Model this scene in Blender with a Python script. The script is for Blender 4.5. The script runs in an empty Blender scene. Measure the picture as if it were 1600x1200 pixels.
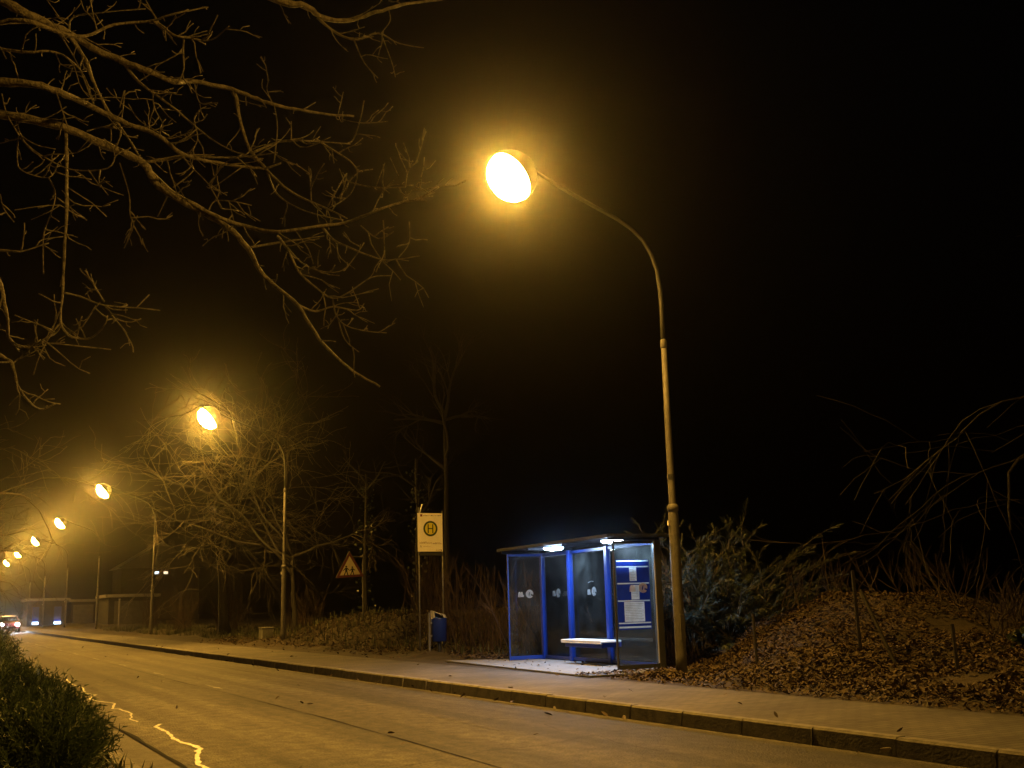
import bpy, math, random
from mathutils import Vector, Matrix, noise
R = random.Random(7)
S = bpy.context.scene
C = S.collection
V = Vector
PI = math.pi

# ------------------------------------------------------------------ helpers
class MB:
    """collects shapes into one mesh"""
    def __init__(s): s.v = []; s.f = []; s.m = []
    def add(s, vs, fs, mi=0):
        b = len(s.v); s.v += [tuple(p) for p in vs]
        s.f += [tuple(b + i for i in f) for f in fs]; s.m += [mi] * len(fs)
    def box(s, x0, x1, y0, y1, z0, z1, mi=0, rot=None, org=None):
        vs = [V((x, y, z)) for z in (z0, z1) for y in (y0, y1) for x in (x0, x1)]
        if rot is not None:
            o = V(org) if org is not None else V(((x0+x1)/2, (y0+y1)/2, (z0+z1)/2))
            vs = [o + rot @ (p - o) for p in vs]
        s.add(vs, [(0,2,3,1), (4,5,7,6), (0,1,5,4), (2,6,7,3), (0,4,6,2), (1,3,7,5)], mi)
    def tube(s, pts, rad, n=6, cap=True, mi=0):
        pts = [V(p) for p in pts]; N = len(pts)
        if not hasattr(rad, '__len__'): rad = [rad] * N
        vs = []; fs = []; up = None
        for i, p in enumerate(pts):
            d = (pts[min(i+1, N-1)] - pts[max(i-1, 0)])
            if d.length < 1e-9: d = V((0, 0, 1))
            d.normalize()
            if up is None:
                up = d.cross(V((0.31, 0.2, 0.93)) if abs(d.z) < .9 else V((1, 0, 0))); up.normalize()
            else:
                up = (up - d * up.dot(d)); up.normalize()
            w = d.cross(up)
            for k in range(n):
                a = 2*PI*k/n
                vs.append(p + (up*math.cos(a) + w*math.sin(a)) * rad[i])
        for i in range(N-1):
            for k in range(n):
                k2 = (k+1) % n
                fs.append((i*n+k, i*n+k2, (i+1)*n+k2, (i+1)*n+k))
        if cap:
            fs.append(tuple(range(n-1, -1, -1))); fs.append(tuple((N-1)*n+k for k in range(n)))
        s.add(vs, fs, mi)
    def lathe(s, prof, n=16, org=(0,0,0), sx=1, sy=1, mi=0):
        o = V(org); vs = []; fs = []
        for r, z in prof:
            for k in range(n):
                a = 2*PI*k/n
                vs.append(o + V((r*sx*math.cos(a), r*sy*math.sin(a), z)))
        for i in range(len(prof)-1):
            for k in range(n):
                k2 = (k+1) % n
                fs.append((i*n+k, i*n+k2, (i+1)*n+k2, (i+1)*n+k))
        fs.append(tuple(range(n-1, -1, -1))); fs.append(tuple((len(prof)-1)*n+k for k in range(n)))
        s.add(vs, fs, mi)
    def prism(s, poly, o, ux, uy, t, mi=0):
        """flat polygon of 2D points extruded by thickness t along ux x uy"""
        o = V(o); ux = V(ux); uy = V(uy); n = ux.cross(uy); n.normalize(); N = len(poly)
        a = [o + ux*p[0] + uy*p[1] for p in poly]; b = [p + n*t for p in a]
        fs = [tuple(range(N-1, -1, -1)), tuple(range(N, 2*N))]
        fs += [(i, (i+1) % N, N+(i+1) % N, N+i) for i in range(N)]
        s.add(a+b, fs, mi)
    def ring(s, r0, r1, o, ux, uy, t, n=28, mi=0):
        o = V(o); ux = V(ux); uy = V(uy); nn = ux.cross(uy).normalized(); vs = []; fs = []
        for dz in (0, t):
            for r in (r0, r1):
                for k in range(n):
                    a = 2*PI*k/n
                    vs.append(o + ux*(r*math.cos(a)) + uy*(r*math.sin(a)) + nn*dz)
        for k in range(n):
            j = (k+1) % n
            fs += [(k, j, n+j, n+k)[::-1], (2*n+k, 2*n+j, 3*n+j, 3*n+k), (k, j, 2*n+j, 2*n+k), (n+k, n+j, 3*n+j, 3*n+k)[::-1]]
        s.add(vs, fs, mi)
    def build(s, name, mats, parent=None, smooth=False, bevel=0):
        me = bpy.data.meshes.new(name); me.from_pydata(s.v, [], s.f)
        if not isinstance(mats, (list, tuple)): mats = [mats]
        for m in mats: me.materials.append(m)
        if len(mats) > 1: me.polygons.foreach_set('material_index', s.m)
        if smooth: me.polygons.foreach_set('use_smooth', [True]*len(me.polygons))
        me.validate(); me.update()
        o = bpy.data.objects.new(name, me); C.objects.link(o)
        if parent: o.parent = parent
        if bevel:
            b = o.modifiers.new('Bevel', 'BEVEL'); b.width = bevel; b.segments = 2; b.limit_method = 'ANGLE'
        return o

def tag(o, label=None, cat=None, group=None, kind=None):
    if label: o['label'] = label
    if cat: o['category'] = cat
    if group: o['group'] = group
    if kind: o['kind'] = kind
    return o
def empty(name, loc, rz=0):
    o = bpy.data.objects.new(name, None); C.objects.link(o)
    o.location = loc; o.rotation_euler = (0, 0, rz); o.empty_display_size = .2
    return o
def copy_tree(o, parent=None):
    c = o.copy(); C.objects.link(c)
    if parent: c.parent = parent
    for ch in list(o.children): copy_tree(ch, c)
    return c
def sstep(a, b, x):
    t = min(1, max(0, (x-a)/(b-a))); return t*t*(3-2*t)

# ------------------------------------------------------------------ materials
def mat(name, col, rough=.7, metal=0, spec=.5, var=0, scale=5, bump=0, bscale=40, col2=None, coords='Object', stretch=None):
    m = bpy.data.materials.new(name); m.use_nodes = True
    nt = m.node_tree; b = nt.nodes['Principled BSDF']
    b.inputs['Base Color'].default_value = (*col, 1); b.inputs['Roughness'].default_value = rough
    b.inputs['Metallic'].default_value = metal; b.inputs['Specular IOR Level'].default_value = spec
    if var or col2 or bump:
        tc = nt.nodes.new('ShaderNodeTexCoord'); src = tc.outputs[coords]
        if stretch:
            mp = nt.nodes.new('ShaderNodeMapping'); mp.inputs['Scale'].default_value = stretch
            nt.links.new(src, mp.inputs[0]); src = mp.outputs[0]
    if var or col2:
        n = nt.nodes.new('ShaderNodeTexNoise'); n.inputs['Scale'].default_value = scale; n.inputs['Detail'].default_value = 6
        n.inputs['Roughness'].default_value = .65
        nt.links.new(src, n.inputs['Vector'])
        r = nt.nodes.new('ShaderNodeValToRGB'); nt.links.new(n.outputs['Fac'], r.inputs[0])
        c2 = col2 or tuple(c*(1-var) for c in col); c1 = col if col2 else tuple(min(1, c*(1+var)) for c in col)
        r.color_ramp.elements[0].position = .33; r.color_ramp.elements[1].position = .67
        r.color_ramp.elements[0].color = (*c2, 1); r.color_ramp.elements[1].color = (*c1, 1)
        nt.links.new(r.outputs[0], b.inputs['Base Color'])
    if bump:
        n2 = nt.nodes.new('ShaderNodeTexNoise'); n2.inputs['Scale'].default_value = bscale; n2.inputs['Detail'].default_value = 4
        nt.links.new(src, n2.inputs['Vector'])
        bp = nt.nodes.new('ShaderNodeBump'); bp.inputs['Strength'].default_value = bump; bp.inputs['Distance'].default_value = .02
        nt.links.new(n2.outputs['Fac'], bp.inputs['Height']); nt.links.new(bp.outputs[0], b.inputs['Normal'])
    return m
def emit(name, col, strength):
    m = bpy.data.materials.new(name); m.use_nodes = True; nt = m.node_tree; nt.nodes.clear()
    e = nt.nodes.new('ShaderNodeEmission'); e.inputs[0].default_value = (*col, 1); e.inputs[1].default_value = strength
    o = nt.nodes.new('ShaderNodeOutputMaterial'); nt.links.new(e.outputs[0], o.inputs[0]); return m
def translucent(name, col, amt=.6, var=0, scale=6):
    m = mat(name, col, .6, var=var, scale=scale); nt = m.node_tree; b = nt.nodes['Principled BSDF']
    t = nt.nodes.new('ShaderNodeBsdfTranslucent'); mx = nt.nodes.new('ShaderNodeMixShader'); mx.inputs[0].default_value = amt
    t.inputs[0].default_value = (*col, 1)
    if b.inputs['Base Color'].links: nt.links.new(b.inputs['Base Color'].links[0].from_socket, t.inputs[0])
    nt.links.new(b.outputs[0], mx.inputs[1]); nt.links.new(t.outputs[0], mx.inputs[2])
    nt.links.new(mx.outputs[0], nt.nodes['Material Output'].inputs[0]); return m
def leafmat(name, c1, c2, rough=.5, per_island=True):
    m = bpy.data.materials.new(name); m.use_nodes = True; nt = m.node_tree; b = nt.nodes['Principled BSDF']
    g = nt.nodes.new('ShaderNodeNewGeometry'); r = nt.nodes.new('ShaderNodeValToRGB')
    nt.links.new(g.outputs['Random Per Island'], r.inputs[0])
    r.color_ramp.elements[0].color = (*c1, 1); r.color_ramp.elements[1].color = (*c2, 1)
    nt.links.new(r.outputs[0], b.inputs['Base Color']); b.inputs['Roughness'].default_value = rough
    return m
def glassmat():
    m = bpy.data.materials.new('shelter glass'); m.use_nodes = True; nt = m.node_tree; nt.nodes.clear()
    o = nt.nodes.new('ShaderNodeOutputMaterial')
    tr = nt.nodes.new('ShaderNodeBsdfTransparent'); tr.inputs[0].default_value = (.9, .95, .93, 1)
    gl = nt.nodes.new('ShaderNodeBsdfGlossy'); gl.inputs[1].default_value = .03
    fr = nt.nodes.new('ShaderNodeFresnel'); fr.inputs[0].default_value = 1.45
    m1 = nt.nodes.new('ShaderNodeMixShader'); nt.links.new(fr.outputs[0], m1.inputs[0]); nt.links.new(tr.outputs[0], m1.inputs[1]); nt.links.new(gl.outputs[0], m1.inputs[2])
    # grime: a thin diffusing film, heavier along the lower edge splash zone in blotches
    tl = nt.nodes.new('ShaderNodeBsdfTranslucent'); tl.inputs[0].default_value = (.7, .72, .7, 1)
    df = nt.nodes.new('ShaderNodeBsdfDiffuse'); df.inputs[0].default_value = (.6, .62, .6, 1)
    m2 = nt.nodes.new('ShaderNodeMixShader'); nt.links.new(tl.outputs[0], m2.inputs[1]); nt.links.new(df.outputs[0], m2.inputs[2])
    tc = nt.nodes.new('ShaderNodeTexCoord'); n = nt.nodes.new('ShaderNodeTexNoise'); n.inputs['Scale'].default_value = 3; n.inputs['Detail'].default_value = 5
    nt.links.new(tc.outputs['Object'], n.inputs['Vector'])
    mr = nt.nodes.new('ShaderNodeMapRange'); mr.inputs[1].default_value = .35; mr.inputs[2].default_value = .75; mr.inputs[3].default_value = .008; mr.inputs[4].default_value = .035
    nt.links.new(n.outputs['Fac'], mr.inputs[0])
    m3 = nt.nodes.new('ShaderNodeMixShader'); nt.links.new(mr.outputs[0], m3.inputs[0]); nt.links.new(m1.outputs[0], m3.inputs[1]); nt.links.new(m2.outputs[0], m3.inputs[2])
    nt.links.new(m3.outputs[0], o.inputs[0]); return m

def asphalt():
    m = mat('asphalt', (.06, .058, .055), .72, var=0, bump=1.0, bscale=40, spec=.3)
    nt = m.node_tree; b = nt.nodes['Principled BSDF']; L = nt.links
    tc = nt.nodes.new('ShaderNodeTexCoord')
    def ns(sc, stretch, det=5):
        mp = nt.nodes.new('ShaderNodeMapping'); mp.inputs['Scale'].default_value = stretch; L.new(tc.outputs['Object'], mp.inputs[0])
        n = nt.nodes.new('ShaderNodeTexNoise'); n.inputs['Scale'].default_value = sc; n.inputs['Detail'].default_value = det; L.new(mp.outputs[0], n.inputs['Vector']); return n.outputs['Fac']
    def ramp(f, p0, p1, c0, c1):
        r = nt.nodes.new('ShaderNodeValToRGB'); L.new(f, r.inputs[0]); e = r.color_ramp.elements
        e[0].position = p0; e[1].position = p1; e[0].color = (*c0, 1); e[1].color = (*c1, 1); return r.outputs[0]
    def mul(a, c):
        x = nt.nodes.new('ShaderNodeMix'); x.data_type = 'RGBA'; x.blend_type = 'MULTIPLY'; x.inputs[0].default_value = 1
        L.new(a, x.inputs[6]); L.new(c, x.inputs[7]); return x.outputs[2]
    base = ramp(ns(38, (1, 1, 1), 4), .32, .68, (.034, .032, .029), (.112, .104, .094))       # grit
    tracks = ramp(ns(1, (2.2, .035, 1), 4), .38, .62, (.5, .5, .51), (1.25, 1.23, 1.18))   # worn wheel tracks running along the road
    blot = ramp(ns(.55, (1, .4, 1), 6), .35, .65, (.72, .72, .74), (1.1, 1.1, 1.08))
    mott = ramp(ns(7, (1, .7, 1), 6), .36, .64, (.62, .62, .63), (1.3, 1.28, 1.25))      # patchy wear
    pat = ramp(ns(.9, (.5, .22, 1), 3), .47, .53, (.8, .8, .82), (1.08, 1.07, 1.05))     # soft edged resurfacing patches
    L.new(mul(mul(mul(mul(base, tracks), blot), mott), pat), b.inputs['Base Color'])
    return m
def pavers():
    m = mat('pavers', (.15, .135, .12), .85, bump=0); nt = m.node_tree; b = nt.nodes['Principled BSDF']; L = nt.links
    tc = nt.nodes.new('ShaderNodeTexCoord')
    br = nt.nodes.new('ShaderNodeTexBrick'); br.inputs['Scale'].default_value = 1
    br.inputs['Brick Width'].default_value = .2; br.inputs['Row Height'].default_value = .1; br.inputs['Mortar Size'].default_value = .006
    br.inputs['Color1'].default_value = (.115, .105, .095, 1); br.inputs['Color2'].default_value = (.075, .07, .064, 1); br.inputs['Mortar'].default_value = (.03, .028, .026, 1)
    L.new(tc.outputs['Object'], br.inputs['Vector'])
    n = nt.nodes.new('ShaderNodeTexNoise'); n.inputs['Scale'].default_value = .9; n.inputs['Detail'].default_value = 7; L.new(tc.outputs['Object'], n.inputs['Vector'])
    r = nt.nodes.new('ShaderNodeValToRGB'); e = r.color_ramp.elements; e[0].position = .35; e[1].position = .65; e[0].color = (.6, .6, .6, 1); e[1].color = (1.1, 1.1, 1.1, 1); L.new(n.outputs['Fac'], r.inputs[0])
    x = nt.nodes.new('ShaderNodeMix'); x.data_type = 'RGBA'; x.blend_type = 'MULTIPLY'; x.inputs[0].default_value = 1
    L.new(br.outputs['Color'], x.inputs[6]); L.new(r.outputs[0], x.inputs[7]); L.new(x.outputs[2], b.inputs['Base Color'])
    bp = nt.nodes.new('ShaderNodeBump'); bp.inputs['Strength'].default_value = .6; bp.inputs['Distance'].default_value = .01; bp.invert = True
    L.new(br.outputs['Fac'], bp.inputs['Height']); L.new(bp.outputs[0], b.inputs['Normal'])
    return m

M = dict(
    asphalt=asphalt(), pavers=pavers(),
    kerb=mat('kerb concrete', (.15, .142, .13), .85, var=.35, scale=7, bump=.3),
    gutter=mat('gutter concrete', (.085, .08, .074), .85, var=.35, scale=4, bump=.3),
    tar=mat('old tar joint', (.012, .012, .012), .95, spec=.08, var=.3),
    seal=mat('pale crack sealant', (.28, .265, .23), .45, var=.25, scale=9),
    paint=mat('worn paint', (.16, .15, .14), .7, var=.3, scale=20),
    pad=mat('pad concrete', (.165, .172, .182), .8, var=.16, scale=3, bump=.15, bscale=90),
    soil=mat('soil', (.03, .022, .015), .95, var=.5, scale=2.5, bump=.8, bscale=18, col2=None),
    leaf=leafmat('fallen leaves', (.024, .0155, .0085), (.082, .052, .027), .75),
    grass=leafmat('verge grass', (.025, .035, .012), (.06, .065, .025), .6),
    bark=mat('bark', (.19, .168, .13), .85, var=.6, scale=26, bump=1.0, bscale=70),
    bark2=mat('dark bark', (.1, .084, .062), .9, var=.35, scale=12, bump=.6, bscale=50),
    bark_shade=mat('shaded bark', (.015, .0125, .0105), .8, var=.35, scale=12, bump=.5, bscale=50),  # darker copy of the bark, unlit look put into the colour
    stemd=leafmat('dead dark stems', (.018, .012, .009), (.045, .03, .022), .8),
    stem=leafmat('bare stems', (.03, .018, .012), (.075, .047, .032), .7),
    needle=leafmat('evergreen sprays', (.03, .052, .022), (.085, .125, .055), .5),
    needle2=leafmat('blue green sprays', (.012, .02, .013), (.034, .048, .034), .5),
    ivy=leafmat('ivy leaves', (.01, .02, .008), (.025, .04, .016), .4),
    sprig=leafmat('pale leaves', (.08, .12, .03), (.14, .18, .06), .5),
    galv=mat('galvanised steel', (.2, .2, .19), .5, metal=.55, var=.3, scale=8),
    galvd=mat('weathered grey paint', (.08, .076, .068), .65, var=.3, scale=6),
    head=mat('lamp housing', (.03, .03, .028), .7),
    blue=mat('blue coated steel', (.007, .03, .21), .35, var=.12, scale=4),
    blued=mat('dark blue coated steel', (.008, .018, .09), .4, var=.15, scale=4),
    dark=mat('dark frame', (.02, .021, .024), .45),
    roof=mat('roof sheet', (.008, .009, .012), .6, spec=.15, var=.2, scale=3),
    white=mat('white laminate', (.74, .76, .76), .35, var=.06, scale=6),
    alu=mat('aluminium', (.6, .61, .62), .35, metal=.6),
    board=translucent('translucent blue board', (.007, .026, .2), .75, .15, 5),
    paper=translucent('notice paper', (.62, .68, .75), .75, .25, 4),
    rail=translucent('clear rail', (.6, .62, .62), .92),
    decal=translucent('white decal', (.85, .87, .88), .88),
    glass=glassmat(),
    signw=mat('white sign face', (.8, .77, .66), .45, var=.06, scale=4),
    signy=mat('yellow sign face', (.6, .53, .03), .45),
    signg=mat('dark green print', (.012, .035, .012), .5),
    brown=mat('brown print', (.2, .09, .025), .6),
    red=mat('red sign border', (.16, .03, .022), .4),
    black=mat('black print', (.012, .012, .012), .5),
    triw=mat('warning sign face', (.8, .72, .52), .5, var=.1),
    binb=mat('blue plastic', (.012, .035, .3), .4, var=.15),
    hood=mat('pale bin hood', (.6, .59, .55), .45, var=.15),
    box=mat('grey cabinet plastic', (.2, .2, .185), .6, var=.15),
    post=mat('weathered dark post', (.018, .016, .014), .8, var=.3),
    wall=mat('rendered wall', (.09, .085, .078), .9, var=.2, scale=2),
    walld=mat('dark wall', (.03, .028, .026), .9, var=.2, scale=2),
    fascia=mat('pale fascia', (.17, .16, .145), .7, var=.1),
    carb=mat('dark red car paint', (.12, .012, .012), .3, spec=.6),
    tyre=mat('tyre', (.015, .015, .015), .8),
    carglass=mat('car glass', (.01, .012, .014), .08, spec=.8),
    reflect=mat('pale enamel', (.75, .74, .7), .6),
    sodium=emit('sodium lamp glass', (1, .5, .065), 1350),
    led=emit('cold lamp glass', (.5, .7, 1), 270),
    headl=emit('headlight glass', (.8, .88, 1), 900),
    winl=emit('lit window warm', (1, .8, .5), 1.6),
    winc=emit('lit window cold', (.75, .88, 1), 1.8),
    bluel=emit('blue lit pane', (.1, .32, 1), .75),
    whitel=emit('lit display base', (.6, .8, 1), 9),
    edge=mat('sensor plastic', (.7, .7, .66), .4),
)

# ------------------------------------------------------------------ the camera the photo was taken with
EYE = V((0, 0, 1.36))
CR = V((.8856, -.4636, -.0274)); CU = V((-.0675, -.187, .98)); CF = V((.4595, .8661, .1969))
cam = bpy.data.cameras.new('Camera'); cam.sensor_width = 36; cam.lens = 38.25; cam.clip_end = 1500; cam.clip_start = .05
co = bpy.data.objects.new('Camera', cam); C.objects.link(co)
mw = Matrix.Identity(4)
for i in range(3): mw[i][0] = CR[i]; mw[i][1] = CU[i]; mw[i][2] = -CF[i]; mw[i][3] = EYE[i]
co.matrix_world = mw; S.camera = co
def at(px, py, d):
    """world point on the sight line of a photo pixel at depth d (used to measure the near branches)"""
    return EYE + (CF + CR*((px-800)/1700) - CU*((py-600)/1700)) * d

# ------------------------------------------------------------------ ground, road, pavement
def bank_h(x, y):
    h = 0
    e = 9.42
    h += .38*sstep(e, 11.1, x)*sstep(2, 6, y)*(1-sstep(12.0, 14.4, y))
    x0 = 10.7 + .9*sstep(14.5, 16, y)
    dy = y - 13.9; sg = 1.7 if dy > 0 else 1.5
    h += .95*sstep(x0, 13.3, x)*math.exp(-.5*(dy/sg)**2)*(1-.6*sstep(13.8, 18, x))
    h += .15*sstep(11.8, 15, x)
    h += .75*sstep(11.2, 13.6, x)*sstep(28, 33, y)*(1-sstep(39, 46, y))
    n = noise.noise(V((x*.7, y*.7, 3)))*.26 + noise.noise(V((x*2.1, y*2.1, 9)))*.1
    pad = sstep(11.3, 12.6, x) if 15 < y < 22.5 else 1
    h += n*sstep(e, e+1.6, x)*pad
    if 14.8 < y < 22.6 and x < 12: h = min(h, .02)
    return .15 + h
g = MB(); g.add([(-180, -80, -.06), (260, -80, -.06), (260, 460, -.06), (-180, 460, -.06)], [(0, 1, 2, 3)])
tag(g.build('ground', M['soil']), kind='structure')
def sheet(name, x0, x1, y0, y1, z, m):
    b = MB(); b.box(x0, x1, y0, y1, z-.2 if z > .1 else z-.05, z); return tag(b.build(name, m), kind='structure')
sheet('road', 2.06, 7.25, -60, 430, 0, M['asphalt'])
sheet('gutter', 1.62, 2.06, -60, 430, .008, M['gutter'])
sheet('pavement', 7.4, 9.42, -60, 430, .15, M['pavers'])
def kerb(x0, x1, zt, name):
    b = MB(); y = -40
    while y < 300:
        L_ = 1.0 if y < 80 else 6.0
        j = .006 + R.random()*.008; dz = R.uniform(-.004, .004); dx = R.uniform(-.004, .004)
        zz = zt+dz; c = .02; sl = .022 if x0 > 5 else 0
        vs = []
        for yy in (y+j, y+L_-j):
            vs += [(x0+dx, yy, -.055), (x1, yy, -.055), (x1, yy, zz), (x0+dx+c+sl, yy, zz), (x0+dx+sl, yy, zz-c)]
        b.add(vs, [(0, 1, 2, 3, 4), (9, 8, 7, 6, 5), (0, 5, 6, 1), (1, 6, 7, 2), (2, 7, 8, 3), (3, 8, 9, 4), (4, 9, 5, 0)])
        y += L_
    return tag(b.build(name, M['kerb']), kind='structure')
kerb(7.254, 7.396, .158, 'kerb')
kerb(1.474, 1.616, .12, 'kerb')
# right verge with the leaf bank (height field)
b = MB(); xs = [9.424 + .18*i for i in range(60)] + [20.5 + 2.5*i for i in range(28)]
ys = [-40, -30, -20, -12, -6, -2] + [.2*i for i in range(0, 250)] + [50 + 1.5*i for i in range(30)] + [96 + 8*i for i in range(42)]
vs = [(x, y, bank_h(x, y)) for y in ys for x in xs]; n = len(xs)
fs = [(j*n+i, j*n+i+1, (j+1)*n+i+1, (j+1)*n+i) for j in range(len(ys)-1) for i in range(n-1)]
b.add(vs, fs); tag(b.build('bank', M['soil'], smooth=True), kind='structure')
b = MB(); b.box(-120, 1.47, -60, 430, -.055, .1); tag(b.build('verge', M['soil']), kind='structure')
# shelter pad: poured concrete laid flush with the paving
def rotp(x, y, o=(11.25, 15.98), a=math.radians(-3.57)):
    return (o[0] + x*math.cos(a) - y*math.sin(a), o[1] + x*math.sin(a) + y*math.cos(a))
b = MB(); q = [rotp(-1.83, -.75), rotp(.1, -.75), rotp(.1, 5.0), rotp(-1.78, 5.9)]
b.prism(q, (0, 0, .16), (1, 0, 0), (0, 1, 0), .022); tag(b.build('concrete_pad', M['pad']), kind='structure')
# road markings and repairs (thin sheets on the road)
def strip(name, pts, w, m, z=.005, wv=.25, nseg=6, label=None, cat=None):
    b = MB(); P = []
    for i in range(len(pts)-1):
        for k in range(nseg):
            t = k/nseg; P.append(V(pts[i]).lerp(V(pts[i+1]), t))
    P.append(V(pts[-1])); vs = []
    for i, p in enumerate(P):
        d = P[min(i+1, len(P)-1)] - P[max(0, i-1)]; d.normalize(); nrm = V((-d.y, d.x))
        p = p + nrm*noise.noise(V((p.x*5, p.y*5, 1)))*w*.6
        ww = w*max(.12, .42 + wv*1.2*noise.noise(V((p.x*3, p.y*3, 5))) + wv*1.3*noise.noise(V((p.x*17, p.y*17, 2))))*(.45 if i in (0, len(P)-1) else 1)
        vs += [(p.x - nrm.x*ww, p.y - nrm.y*ww, z), (p.x + nrm.x*ww, p.y + nrm.y*ww, z)]
    b.add(vs, [(2*i, 2*i+1, 2*i+3, 2*i+2) for i in range(len(P)-1)])
    return tag(b.build(name, m), kind='structure')
strip('road_crack', [(2.36, 8.6), (2.27, 9.8), (2.24, 10.48), (2.33, 11.0), (2.49, 11.6), (2.5, 12.0), (2.45, 12.7), (2.53, 13.6), (2.5, 14.2), (2.62, 14.5)], .05, M['seal'], nseg=16)
strip('road_crack', [(2.43, 15.0), (2.41, 15.4), (2.56, 16.3), (2.52, 17.2), (2.45, 17.3), (2.62, 18.3), (2.42, 19.2), (2.42, 19.7), (2.62, 20.5), (2.5, 21.0), (2.65, 22.6), (2.6, 24), (2.7, 26)], .032, M['seal'], nseg=12)
strip('road_joint', [(4.3, 4), (4.33, 8.58), (4.42, 11), (4.49, 13.94), (4.5, 18), (4.47, 24), (4.55, 34), (4.5, 60)], .024, M['tar'], z=.004, wv=.5)
strip('road_joint', [(2.08, -5), (2.09, 20), (2.08, 80)], .05, M['tar'], z=.012, wv=.3, nseg=40)
rc = random.Random(5)
for (xa, ya, xb, yb) in ((3.4, 9.2, 6.9, 10.1), (2.3, 13.1, 4.4, 12.6), (4.6, 16.2, 7.1, 17.4), (5.9, 8.0, 6.2, 12.5), (2.2, 20.5, 4.4, 21.6), (4.6, 25, 7, 24.2), (3.2, 15.5, 3.5, 21.5), (6.5, 18, 6.4, 30), (2.2, 30, 4.4, 29.4)):
    m_ = 7
    if rc.random() < .45: continue
    strip('road_crack', [(xa+(xb-xa)*k/m_+rc.gauss(0, .06), ya+(yb-ya)*k/m_+rc.gauss(0, .08)) for k in range(m_+1)], .008, M['tar'], z=.0035, wv=.5)
for i in range(9):
    y = 20 + i*5.4
    strip('road_marking', [(4.66, y), (4.67, y+1.5)], .06, M['paint'], z=.0045, wv=.6)
strip('road_repair', [(5.6, 11), (5.9, 20), (5.7, 33)], .30, M['asphalt'], z=.003)

# ------------------------------------------------------------------ leaf litter
def leaves(name, n, fx, size=(.05, .11), seedv=1, m='leaf', up=.0):
    rr = random.Random(seedv); b = MB(); k = 0
    while k < n:
        p = fx(rr)
        if p is None: continue
        x, y, z = p; k += 1
        s = rr.uniform(*size); a = rr.random()*2*PI
        tx = rr.gauss(0, .45); ty = rr.gauss(0, .45)
        u = V((math.cos(a), math.sin(a), tx)).normalized()*s; w = V((-math.sin(a), math.cos(a), ty)).normalized()*s*rr.uniform(.35, .55)
        c = V((x, y, z + .012 + rr.random()*.03 + s*max(abs(tx), abs(ty))*.4)); cu = V((0, 0, s*rr.uniform(-.25, .35)))
        b.add([c-u, c-u*.3-w+cu, c+u*.45-w*.9+cu, c+u, c+u*.45+w*.9+cu, c-u*.3+w+cu, c], [(0, 1, 6), (1, 2, 6), (2, 3, 6), (3, 4, 6), (4, 5, 6), (5, 0, 6)])
    return tag(b.build(name, M[m]), kind='stuff')
def lf1(rr):
    y = rr.uniform(4.5, 17); x = 9.35 + abs(rr.gauss(0, 1))*2.3 if rr.random() < .7 else rr.uniform(9.3, 15.5)
    if x > 16.5: return None
    if y > 14.9 and x < 11.9: return None
    if noise.noise(V((x*1.1, y*1.1, 21))) + .5*noise.noise(V((x*3, y*3, 22))) > .22 + .3*rr.random() and x > 10.2: return None
    if x < 9.75 + .25*noise.noise(V((y*2, 0, 0))) and rr.random() < .8: return None
    return x, y, bank_h(x, y) if x > 9.43 else .15
tag(leaves('leaf_litter', 60000, lf1, seedv=3, size=(.015, .042)), 'brown fallen leaves covering the bank to the right of the near lamp post', 'fallen leaves')
def lf2(rr):
    y = rr.uniform(24, 47); x = rr.uniform(9.4, 15)
    if x < 11.0 + .5*noise.noise(V((y*.6, 4, 0))) - .03*(y-24) and rr.random() < .93: return None
    return x, y, bank_h(x, y)
tag(leaves('leaf_litter', 12000, lf2, seedv=5, size=(.03, .06)), 'brown fallen leaves on the low bank beneath the triangular warning sign', 'fallen leaves')
def lf3(rr):
    y = rr.uniform(15.1, 23.5); x = rr.uniform(9.2, 14.5)
    if x < 11.75 and 15.6 < y < 21.2 and rr.random() < .985: return None
    if x < 10.6 and y > 20.9: return None
    return x, y, (bank_h(x, y) if x > 9.43 else .15) + (.03 if x < 11.6 else 0)
tag(leaves('leaf_litter', 8000, lf3, seedv=8, size=(.024, .048)), 'brown fallen leaves scattered round the foot of the glass shelter', 'fallen leaves')
def lf4(rr):
    y = rr.uniform(4, 60)
    x = rr.choice((rr.gauss(1.75, .14), rr.gauss(7.1, .1), rr.uniform(2.2, 9.3)))
    if x < 1.63: return None
    if x > 7.24: return x, y, .16
    return x, y, .004
tag(leaves('leaf_litter', 160, lf4, seedv=11, size=(.03, .06)), 'few stray dead leaves lying on the road and in the gutter', 'fallen leaves')
def blades(name, n, fx, h, seedv, label):
    rr = random.Random(seedv); b = MB()
    for _ in range(n):
        x, y, z = fx(rr); a = rr.random()*2*PI; hh = h*rr.uniform(.4, 1.2); w = .006+.004*rr.random(); l = V((math.cos(a), math.sin(a), 0))*hh*rr.uniform(.1, .7)
        s = V((-math.sin(a), math.cos(a), 0))*w*1.6; p = V((x, y, z))
        b.add([p-s, p+s, p+l*.4+V((0, 0, hh*.7))+s*.6, p+l*.4+V((0, 0, hh*.7))-s*.6, p+l+V((0, 0, hh))], [(0, 1, 2, 3), (3, 2, 4)])
    return tag(b.build(name, M['grass']), label, 'grass', kind='stuff')
blades('grass', 5000, lambda rr: (rr.uniform(.2, 1.47), rr.uniform(5, 60), .1), .22, 21, 'rough grass on the near left verge beside the gutter')
def gf(rr):
    y = rr.uniform(22, 90); x = rr.uniform(11.2, 15)
    return x, y, bank_h(x, y)
blades('grass', 6000, gf, .3, 22, 'rough grass along the far verge behind the pavement')

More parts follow.
